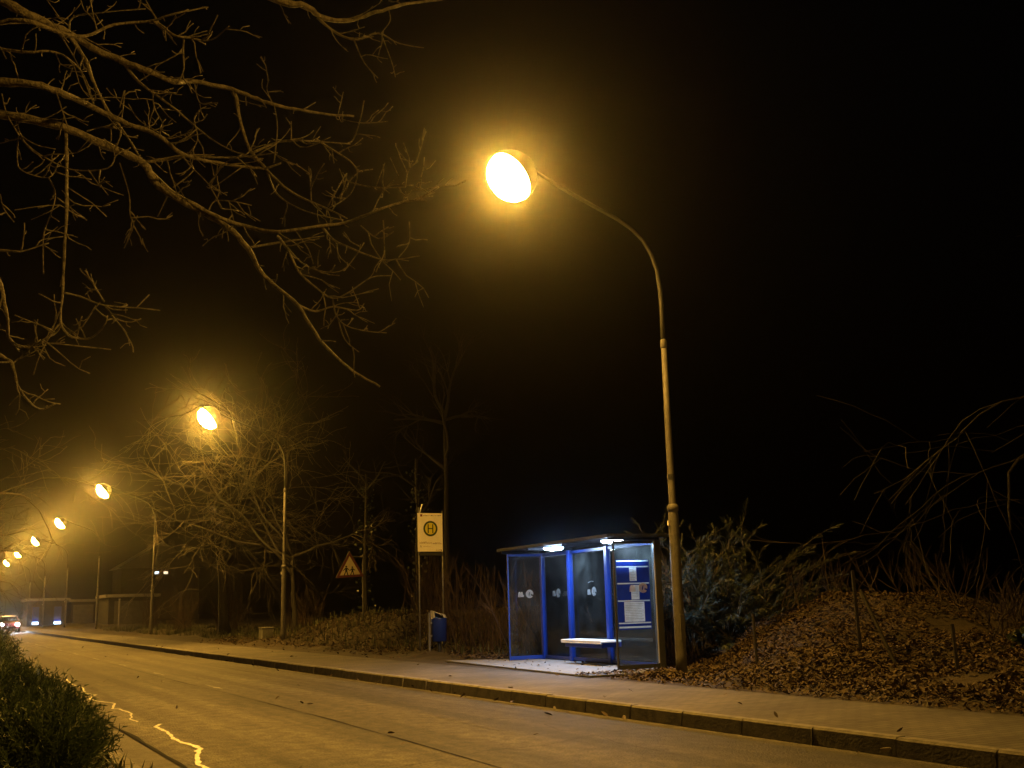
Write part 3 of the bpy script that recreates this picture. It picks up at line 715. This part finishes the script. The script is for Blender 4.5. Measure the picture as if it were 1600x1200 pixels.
ivy_tree((15.2, 41.5, .6), 'slim ivy clad tree just above the triangular warning sign', 41)
ivy_tree((15.4, 36.6, .6), 'slim ivy clad tree between the warning sign and the bus stop sign', 43)

# ------------------------------------------------------------------ shrubs
def bare_shrub(loc, label, seedv, n=70, h=2.3, w=.55, m='stem', group='bare shrubs behind the stop'):
    rr = random.Random(seedv); e = empty('bare_shrub', loc); tag(e, label, 'shrub', group); b = MB(); t = MB()
    for _ in range(n):
        a = rr.random()*2*PI; p = V((rr.gauss(0, .3), rr.gauss(0, .4), -.1)); d = V((math.cos(a)*w*rr.random(), math.sin(a)*w*rr.random(), 1)).normalized(); L = h*rr.uniform(.5, 1.1); P = [p]
        for i in range(6):
            d = (d + V((rr.gauss(0, .1), rr.gauss(0, .1), .03))).normalized(); P.append(P[-1]+d*L/6)
        b.tube(P, [.014, .012, .01, .009, .007, .005, .003], 4, cap=False)
        for _ in range(4):
            i = rr.randint(2, 5); d2 = (d + V((rr.gauss(0, .5), rr.gauss(0, .5), rr.gauss(0, .3)))).normalized()
            t.tube([P[i], P[i]+d2*.2, P[i]+d2*.42+V((0, 0, .05))], [.005, .004, .002], 3, cap=False)
    b.v += []; k0 = len(b.v); b.add(t.v, t.f); b.build('crown', M[m], e)
for i, (x, y, s, l) in enumerate([(12.9, 28.5, 1.05, 'upright brown shrub behind the blue litter bin'), (12.7, 25.4, 1.0, 'upright brown shrub right of the blue litter bin'), (12.7, 22.6, 1.0, 'upright bare shrub just left of the glass shelter'),
                                  (12.5, 19.7, .95, 'upright bare shrub seen through the left pane of the shelter'), (12.3, 17.6, .9, 'upright bare shrub seen through the middle panes of the shelter'), (14.3, 33.0, 1.0, 'brown shrub on the low bank left of the bus stop sign'),
                                  (14.2, 46.0, .95, 'brown shrub in the dark between the two trees by the second lamp'), (13.6, 57, 1.3, 'brown shrub at the foot of the leaning tree'), (13.4, 68, 1.3, 'brown shrub beside the third lamp pole'), (13.6, 79, 1.3, 'brown shrub beyond the third lamp pole')]):
    bare_shrub((x, y, bank_h(x, y)), l, 60+i, h=2.3*s)
def spray_bush(name, loc, label, cat, blobs, m, seedv, n=5000, size=.16, group=None, upv=.6, stem='bark2'):
    """evergreen: many short forked sprays through an uneven crown, carried on stems"""
    rr = random.Random(seedv); e = empty(name, loc); tag(e, label, cat, group); b = MB(); st = MB()
    tot = sum(q[3]*q[4]*q[5] for q in blobs)
    for (cx, cy, cz, rx, ry, rz) in blobs:
        for k in range(5):
            a = rr.random()*2*PI
            st.tube([(cx*.25, cy*.25, -.1), (cx*.7+rr.gauss(0, .1), cy*.7+rr.gauss(0, .1), cz*.6), (cx+rr.gauss(0, rx*.4), cy+rr.gauss(0, ry*.4), cz+rr.uniform(0, rz*.7))], [.035, .022, .006], 5)
        for _ in range(int(n*rx*ry*rz/tot)):
            u = V((rr.gauss(0, 1), rr.gauss(0, 1), rr.gauss(0, 1))).normalized(); q = rr.random()**.4
            wob = 1 + .35*noise.noise(V((u.x*2+cx, u.y*2+cy, u.z*2+seedv)))
            c = V((cx, cy, cz)) + V((u.x*rx, u.y*ry, u.z*rz))*q*wob
            if c.z < .02: continue
            d = (V((u.x, u.y, u.z*.6+upv)) + V((rr.gauss(0, .35), rr.gauss(0, .35), rr.gauss(0, .35)))).normalized()
            sd = d.cross(V((rr.gauss(0, 1), rr.gauss(0, 1), rr.gauss(0, 1)))).normalized(); L = size*rr.uniform(.6, 1.3)
            # a spray: midrib with side needles
            w = .010
            b.add([c-sd*w*.6, c+sd*w*.6, c+d*L], [(0, 1, 2)])
            for k in range(4):
                t = .2+.2*k; o = c+d*L*t; s2 = 1 if k % 2 else -1; q2 = o + (d*.7+sd*s2*.8)*L*.42*(1.1-t*.6)
                b.add([o-d*w*.8, o+d*w*.8, q2], [(0, 1, 2)])
    st.build('stems', M[stem], e); b.build('foliage', M[m], e)
    return e
hg = 'evergreen hedge plants on the near left verge'
spray_bush('evergreen_shrub', (.72, 9.5, .1), 'dark green feathery shrub filling the bottom left corner', 'shrub', [(.0, 0, .3, .48, .75, .42), (-.2, .5, .45, .45, .6, .4), (.1, -.6, .25, .4, .5, .35)], 'needle', 71, n=9000, size=.15, group=hg)
spray_bush('evergreen_shrub', (.6, 12.2, .1), 'dark green feathery shrub just beyond the corner one', 'shrub', [(.0, 0, .35, .42, .8, .42), (-.2, .6, .4, .45, .6, .4)], 'needle', 72, n=6500, size=.15, group=hg)
spray_bush('evergreen_shrub', (.55, 15.6, .1), 'taller verge shrub at the left edge, middle of the row', 'shrub', [(0, 0, .5, .45, .9, .55), (-.3, .9, .65, .45, .7, .6)], 'needle', 73, n=5000, size=.16, group=hg)
spray_bush('evergreen_shrub', (.75, 20.5, .1), 'pale verge shrub at the left edge caught in the headlights', 'shrub', [(0, 0, .6, .45, 1.1, .65), (-.3, 1.5, .8, .5, .9, .8), (0, 3, .8, .45, 1, .75)], 'needle2', 74, n=7000, size=.17, group=hg)
def plume_bush(name, loc, label, cat, n, m, seedv, spread=1.0, hgt=3.2):
    """evergreen of long feathery shoots arching up and out from the base, uneven outline with gaps"""
    rr = random.Random(seedv); e = empty(name, loc); tag(e, label, cat); b = MB(); st = MB()
    for k in range(n):
        a = rr.random()*2*PI; lean = abs(rr.gauss(0, .42)); L = hgt*rr.uniform(.55, 1.12)*(1-.25*min(1, lean))
        d = V((math.cos(a)*lean, math.sin(a)*lean, 1)).normalized(); p = V((rr.gauss(0, .35)*spread, rr.gauss(0, .5)*spread, -.1)); P = [p]; N = 14
        for i in range(N):
            d = (d + V((math.cos(a)*.06+rr.gauss(0, .13), math.sin(a)*.06+rr.gauss(0, .13), -.02*i/4))).normalized()
            if loc[0]+P[-1].x < 12.25: d = V((abs(d.x)+.1, d.y, d.z)).normalized()
            P.append(P[-1]+d*L/N)
        st.tube(P, [.024*(1-.85*i/N) for i in range(N+1)], 4, cap=False)
        for i in range(3, N):
            for q in range(9 + (i > 6)*5):
                c = P[i].lerp(P[i+1], rr.random()); dd = (P[i+1]-P[i]).normalized(); sd = dd.cross(V((rr.gauss(0, 1), rr.gauss(0, 1), rr.gauss(0, 1)))).normalized()
                sl = rr.uniform(.09, .27)*(1.15-.55*i/N); u = (dd*rr.uniform(.5, 1.2)+sd*rr.uniform(.5, 1.1)).normalized(); w = u.cross(sd).normalized()*.006
                mid = c+u*sl*.55; tip = c+u*sl + dd*sl*.18 - V((0, 0, .04*rr.random()))
                b.add([c-w, c+w, mid+w*1.2, mid-w*1.2, tip], [(0, 1, 2, 3), (3, 2, 4)])
                for t in range(4):
                    o = c+u*sl*(.25+.18*t); v2 = (u + sd.cross(u)*(1 if t % 2 else -1)*.9 + dd*.3).normalized()
                    b.add([o-w*.7, o+w*.7, o+v2*sl*.3], [(0, 1, 2)])
    st.build('stems', M['bark2'], e); b.build('foliage', M[m], e)
    return e
plume_bush('evergreen_bush', (13.4, 17.2, .3), 'wispy grey green evergreen bush behind the near lamp post and shelter end', 'bush', 150, 'needle2', 77, 1.1, 3.1)
plume_bush('evergreen_bush', (14.3, 19.3, .3), 'smaller wispy evergreen bush whose tips show above the shelter roof', 'bush', 55, 'needle2', 78, .6, 3.0)
for i, (x, y) in enumerate(((13.6, 14.2), (14.2, 12.6), (13.9, 11.0))):
    bare_shrub((x, y, bank_h(x, y)-.05), ('sparse dead scrub on the left shoulder of the leaf bank', 'sparse dead scrub on the top of the leaf bank', 'sparse dead scrub on the right shoulder of the leaf bank')[i], 95+i, n=22, h=.85, w=.9, m='stemd', group='dead scrub on the leaf bank')
def ivy_mound(loc, label, seedv, rx, ry, rz, n=1500, m='ivy', s=.05):
    rr = random.Random(seedv); e = empty('low_shrub', loc); tag(e, label, 'shrub'); b = MB(); st = MB()
    for k in range(8): st.tube([(0, 0, -.1), (rr.gauss(0, rx*.4), rr.gauss(0, ry*.4), rz*.8)], [.02, .006], 5)
    for _ in range(n):
        u = V((rr.gauss(0, 1), rr.gauss(0, 1), abs(rr.gauss(0, 1)))).normalized(); q = rr.random()**.35*(1+.3*noise.noise(u*2+V((seedv, 0, 0))))
        c = V((u.x*rx, u.y*ry, u.z*rz))*q; d = V((rr.gauss(0, 1), rr.gauss(0, 1), rr.gauss(0, 1))).normalized()*s*rr.uniform(.6, 1.3); w = d.cross(V((rr.gauss(0, 1), rr.gauss(0, 1), rr.gauss(0, 1)))).normalized()*s*.8
        b.add([c-d, c+w, c+d, c-w], [(0, 1, 2, 3)])
    st.build('stems', M['bark2'], e); b.build('foliage', M[m], e)
for i, (x, y, rx, ry, rz, l) in enumerate([(12.4, 9.2, .5, .6, .45, 'dark ivy clump on the bank behind the slanting fence strut'), (12.5, 7.9, .5, .5, .45, 'dark ivy clump on the bank near its right end'), (11.9, 6.9, .35, .4, .3, 'small dark ivy clump at the right edge of the bank')]):
    ivy_mound((x, y, bank_h(x, y)-.05), l, 80+i, rx, ry, rz)
ivy_mound((11.15, 6.75, bank_h(11.15, 6.75)), 'small pale green leafy sprig at the right edge of the leaf bank', 90, .12, .12, .3, 60, 'sprig', .035)

# ------------------------------------------------------------------ the near tree reaching in at the upper left
Z = 700/1292
LIMBS = {  # photographed course of each branch: (start depth, depth gain, base radius, points)
 'A': (5.6, 1.6, .050, [(-420, 260), (-200, 300), (0, 330), (120, 350), (230, 385), (330, 430), (410, 470), (460, 540), (560, 600), (650, 650), (715, 715), (750, 780), (800, 830), (860, 880), (910, 960), (960, 1020), (1020, 1070), (1095, 1115)]),
 'B': (5.2, 1.4, .040, [(-420, 200), (-200, 225), (0, 235), (100, 245), (170, 265), (250, 300), (350, 350), (420, 375), (470, 400), (520, 440), (600, 465), (700, 480), (760, 485), (810, 470)]),
 'C': (5.9, 1.9, .055, [(-420, -190), (-200, -100), (0, 0), (60, 30), (110, 55), (200, 100), (280, 145), (350, 175), (430, 205), (500, 235), (560, 235), (670, 258), (740, 285), (800, 305), (870, 318), (950, 330), (1020, 335)]),
 'J': (6.6, 1.2, .055, [(-300, -520), (200, -300), (560, -110), (800, 0), (880, 15), (920, 45), (990, 60), (1050, 45), (1120, 25), (1180, 10), (1290, -5)]),
 'L': (5.0, .8, .03, [(-420, 150), (-150, 100), (0, 65), (80, 60), (150, 85), (240, 105), (330, 70), (440, 60), (500, 40), (600, 20)]),
 'G': (5.2, .6, .030, [(-420, 500), (-150, 640), (-40, 740), (0, 820), (20, 920), (25, 970), (60, 1000), (120, 985), (160, 960)]),
 'G2': (5.0, .6, .026, [(-420, 700), (-150, 920), (0, 1025), (35, 1050), (50, 1110), (85, 1160), (120, 1180), (160, 1165)]),
 'K': (5.4, .4, .024, [(-400, 640), (-150, 700), (0, 720), (60, 725), (140, 700)]),
 'N0': (5.3, .5, .022, [(-400, 60), (-150, 110), (0, 140), (80, 150), (160, 150), (230, 200), (270, 290)]),
}
SUB = [  # side branches, each starting on a limb
 (.030, [(420, 485), (490, 550), (560, 590), (640, 630), (720, 655), (800, 668), (900, 655), (1000, 640), (1080, 610), (1150, 585), (1200, 575), (1265, 540)]),
 (.014, [(715, 715), (800, 700), (870, 690), (935, 680)]),
 (.016, [(860, 880), (910, 898), (960, 885), (1030, 895), (1050, 875)]),
 (.016, [(800, 680), (830, 720), (860, 780), (900, 820), (960, 860), (1010, 840), (1070, 800), (1130, 795)]),
 (.010, [(960, 865), (970, 910), (1000, 940), (1060, 955), (1115, 960)]), (.009, [(975, 920), (995, 980), (1035, 1015)]),
 (.016, [(410, 468), (480, 460), (540, 450), (640, 455), (720, 450), (800, 440)]),
 (.018, [(350, 175), (390, 225), (430, 260), (500, 310), (570, 370), (640, 420), (720, 455)]),
 (.024, [(200, 100), (245, 170), (265, 225), (300, 300), (350, 370), (390, 430), (412, 470)]),
 (.030, [(670, 258), (682, 285), (690, 340), (720, 430), (770, 490), (820, 540), (880, 575), (940, 600), (1000, 630)]),
 (.014, [(770, 495), (800, 560), (860, 600), (920, 620), (990, 635)]),
 (.014, [(730, 440), (800, 410), (860, 405), (940, 410), (1010, 415)]),
 (.009, [(1000, 415), (1020, 400), (1040, 340), (1050, 290)]), (.012, [(910, 400), (940, 420), (1010, 465), (1030, 500), (1010, 560), (950, 600)]),
 (.010, [(1025, 530), (1080, 540), (1170, 540)]), (.006, [(1085, 535), (1110, 470)]), (.007, [(1170, 538), (1178, 490), (1205, 465)]), (.008, [(1150, 510), (1125, 455)]),
 (.009, [(898, 580), (895, 530), (890, 480)]), (.010, [(1030, 495), (1075, 488)]),
 (.018, [(190, 378), (192, 480), (192, 600), (185, 740), (180, 850), (175, 930), (205, 970), (260, 975), (300, 940), (310, 910)]),
 (.011, [(185, 845), (230, 855), (300, 880), (400, 888), (462, 895)]), (.009, [(305, 885), (340, 930), (365, 960)]), (.008, [(300, 870), (270, 820), (245, 780)]), (.006, [(395, 885), (430, 850)]),
 (.010, [(177, 930), (160, 960), (120, 985), (200, 995), (320, 1008)]), (.007, [(110, 990), (100, 940)]), (.008, [(35, 1050), (70, 1020), (110, 985)]),
 (.011, [(40, 340), (60, 390), (80, 420), (140, 460), (210, 490), (310, 485), (330, 440), (300, 400)]), (.009, [(55, 375), (50, 440), (60, 490), (140, 512), (165, 475)]),
 (.007, [(140, 512), (160, 560), (145, 620), (125, 680), (125, 790)]), (.007, [(165, 570), (210, 605), (250, 635)]), (.006, [(255, 490), (290, 540)]),
 (.016, [(430, 62), (460, 70), (500, 100), (550, 110), (610, 115), (660, 75)]), (.012, [(460, 70), (430, 20), (410, -20)]), (.011, [(530, 108), (528, 150), (530, 200), (512, 240)]),
 (.018, [(915, 50), (970, 95), (1030, 115), (1090, 95), (1150, 125), (1222, 138)]), (.010, [(1020, 113), (1050, 180), (1090, 225)]), (.008, [(1100, 100), (1130, 180), (1140, 222)]), (.007, [(1120, 25), (1125, 60), (1100, 95)]),
 (.012, [(200, 100), (210, 50), (300, 35), (420, 25)]), (.009, [(440, 260), (445, 310), (470, 360), (460, 385), (490, 400), (550, 380)]), (.009, [(575, 320), (560, 345), (570, 400), (545, 440), (500, 470)]),
 (.008, [(600, 610), (620, 580), (670, 580), (725, 592)]), (.007, [(660, 580), (680, 660)]), (.008, [(520, 440), (550, 480), (600, 530), (640, 600)]), (.007, [(600, 535), (650, 470), (690, 450)]),
 (.014, [(930, 655), (960, 690), (1000, 710), (1060, 735), (1120, 750), (1210, 738)]), (.008, [(1040, 650), (1090, 688), (1135, 668)]), (.008, [(1105, 635), (1110, 745)]), (.007, [(1180, 640), (1180, 700), (1150, 742)]),
 (.008, [(830, 715), (880, 765), (950, 785), (1000, 770), (1050, 700)]), (.007, [(350, 350), (360, 260), (345, 310)]), (.008, [(270, 300), (230, 200), (205, 150), (150, 60)]), (.006, [(560, 235), (575, 295), (610, 295)]),
 (.007, [(790, 305), (770, 260), (775, 230)]), (.006, [(770, 265), (810, 262)]), (.007, [(870, 318), (910, 295)]), (.009, [(990, 335), (990, 345), (1050, 355), (1118, 350)]), (.006, [(975, 330), (990, 265)]),
 (.008, [(790, 470), (800, 370), (790, 300)]), (.007, [(840, 400), (840, 350)]), (.008, [(980, 580), (1000, 500), (960, 570)]), (.007, [(1075, 610), (1100, 560), (1135, 520)]), (.007, [(1160, 580), (1200, 540), (1240, 560)]),
 (.009, [(500, 540), (555, 495), (550, 470)]), (.007, [(250, 378), (300, 365), (330, 370)]), (.009, [(160, 260), (180, 320), (200, 380)]), (.008, [(280, 90), (270, 50), (260, 0)]),
 (.006, [(455, 380), (400, 345), (370, 300)]), (.007, [(700, 480), (610, 540), (640, 470)]), (.006, [(345, 470), (372, 560), (375, 620), (385, 650), (358, 715)]), (.007, [(0, 560), (10, 600), (40, 640)]), (.007, [(5, 270), (20, 330), (55, 390)]),
]
def near_tree():
    rr = random.Random(77)
    root = V((-2.6, 6.2, .1)); e = empty('overhanging_tree', root)
    tag(e, 'bare tree whose long knotty branches hang into the upper left over the road', 'tree', trs)
    tr = MB(); tw = MB(); known = []
    def smooth_pts(P):
        Q = []
        for i in range(len(P)-1):
            p0 = P[max(0, i-1)]; p1 = P[i]; p2 = P[i+1]; p3 = P[min(len(P)-1, i+2)]
            for k in range(4):
                t = k/4; Q.append(.5*((2*p1) + (p2-p0)*t + (2*p0-5*p1+4*p2-p3)*t*t + (3*p1-p0-3*p2+p3)*t*t*t))
        Q.append(P[-1]); return Q
    def put(P, r, taper=.75):
        P = smooth_pts(P); n = len(P)
        Q = [p + V((rr.gauss(0, 1), rr.gauss(0, 1), rr.gauss(0, 1)))*r*.07 for p in P]; Q[0] = P[0]
        rad = [max(.0032, r*(1-taper*i/n))*(1+.09*rr.gauss(0, 1)) for i in range(n)]
        (tr if r > .02 else tw).tube([p-root for p in Q], [max(.003, q) for q in rad], 8 if r > .02 else 5)
        # short spur twigs, forked and slightly curved, with buds
        for i in range(2, n-1):
            if rr.random() < (.42 if r < .02 else .25):
                d = (Q[i+1]-Q[i]).normalized(); ax = d.cross(V((rr.gauss(0, 1), rr.gauss(0, 1), rr.gauss(0, 1)))).normalized()
                L = rr.uniform(.03, .22)*(1 if rr.random() < .75 else 1.6); nd = (d*rr.uniform(.5, 1.2)+ax).normalized(); T = [Q[i]]
                for q in range(5):
                    nd = (nd + V((rr.gauss(0, .2), rr.gauss(0, .2), rr.gauss(0, .2)+.05))).normalized(); T.append(T[-1]+nd*L/5)
                tw.tube([q-root for q in T], [.0045, .0038, .0034, .003, .0026, .0034], 4)
                for q in (2, 3, 4):
                    if L > .1 and rr.random() < .45:
                        n2 = (nd + V((rr.gauss(0, .8), rr.gauss(0, .8), rr.gauss(0, .8)))).normalized(); l2 = L*rr.uniform(.2, .5)
                        tw.tube([T[q]-root, T[q]+n2*l2*.5-root, T[q]+(n2*.9+nd*.3)*l2-root], [.003, .0026, .0022], 3)
        return P
    for k, (d0, dg, r, pts) in LIMBS.items():
        n = len(pts); P = [at(x*Z, y*Z, d0+dg*i/(n-1) + .12*math.sin(i*1.3)) for i, (x, y) in enumerate(pts)]
        known += [((x, y), d0+dg*i/(n-1) + .12*math.sin(i*1.3)) for i, (x, y) in enumerate(pts)]
        for i in range(n-1):   # finer lookup
            (xa, ya), (xb, yb) = pts[i], pts[i+1]
            for t in (.25, .5, .75):
                da = known[-n+i][1] if False else d0+dg*(i+t)/(n-1) + .12*math.sin((i+t)*1.3)
                known.append(((xa+(xb-xa)*t, ya+(yb-ya)*t), da))
        fork = V((-2.6, 6.2, {'A': 3.3, 'B': 3.6, 'C': 4.6, 'J': 5.3, 'L': 3.8, 'G': 2.9, 'G2': 2.6, 'K': 3.0, 'N0': 3.9}[k]))
        put([fork, fork.lerp(P[0], .5)+V((0, 0, .1))] + P, r*.6, .8)
    for r, pts in SUB:
        (x0, y0) = pts[0]; d0 = min(known, key=lambda q: (q[0][0]-x0)**2+(q[0][1]-y0)**2)[1]
        sl = rr.uniform(-.6, .7); L = 0; P = []; prev = pts[0]
        for i, (x, y) in enumerate(pts):
            L += math.hypot(x-prev[0], y-prev[1])/600; prev = (x, y); d = d0 + sl*L + .05*math.sin(i*2.1)*min(1, i)
            P.append(at(x*Z, y*Z, d)); known.append(((x, y), d))
            if i: 
                xa, ya = pts[i-1]; known.append((((x+xa)/2, (y+ya)/2), d))
        put(P, r*.55)
    pts = [V((0, 0, -.3)), V((.02, 0, .6)), V((-.03, .02, 1.6)), V((.02, 0, 2.6)), V((0, 0, 3.6)), V((.0, .0, 4.6)), V((-.05, .0, 5.4)), V((-.2, .1, 7))]
    tr.tube(pts, [.3, .22, .2, .19, .16, .12, .09, .04], 12)
    for k in range(4):
        a = PI*.6 + k*.7; grow(tr, tw, V((0, 0, 3.2+.6*k)), V((math.cos(a), math.sin(a), .8)).normalized(), 3, .06, 1, rr, .3, .6, 3)
    tr.build('trunk', M['bark'], e, smooth=True); tw.build('crown', M['bark'], e, smooth=True)
near_tree()

# ------------------------------------------------------------------ thin scattering air added to stand in for lens glare
b = MB(); b.box(-185, 265, -85, 465, -1, 14)
hm = bpy.data.materials.new('glare volume'); hm.use_nodes = True; nt = hm.node_tree; nt.nodes.clear()
pv = nt.nodes.new('ShaderNodeVolumePrincipled'); pv.inputs['Color'].default_value = (.9, .9, .92, 1); pv.inputs['Density'].default_value = .00045; pv.inputs['Anisotropy'].default_value = .965
ou = nt.nodes.new('ShaderNodeOutputMaterial'); nt.links.new(pv.outputs[0], ou.inputs['Volume'])
hz = b.build('glare_haze', hm); tag(hz, 'thin added air standing in for lens glare round the street lamps', 'glare_haze', kind='stuff')

# ------------------------------------------------------------------ night sky
w = bpy.data.worlds.new('World'); S.world = w; w.use_nodes = True; nt = w.node_tree
sky = nt.nodes.new('ShaderNodeTexSky'); sky.sky_type = 'NISHITA'; sky.sun_disc = False; sky.sun_elevation = math.radians(-4); sky.sun_rotation = math.radians(200)
bg = nt.nodes['Background']; nt.links.new(sky.outputs[0], bg.inputs[0]); bg.inputs[1].default_value = .02

# ------------------------------------------------------------------ render set-up
S.view_settings.view_transform = 'Standard'; S.view_settings.look = 'None'; S.view_settings.gamma = 1; S.view_settings.exposure = 0
S.render.engine = 'CYCLES'; cy = S.cycles
cy.max_bounces = 6; cy.diffuse_bounces = 2; cy.glossy_bounces = 2; cy.transmission_bounces = 4; cy.transparent_max_bounces = 12; cy.volume_bounces = 0
cy.use_denoising = True
try: cy.denoiser = 'OPENIMAGEDENOISE'
except Exception: pass
cy.sample_clamp_indirect = 4; cy.caustics_reflective = False; cy.caustics_refractive = False
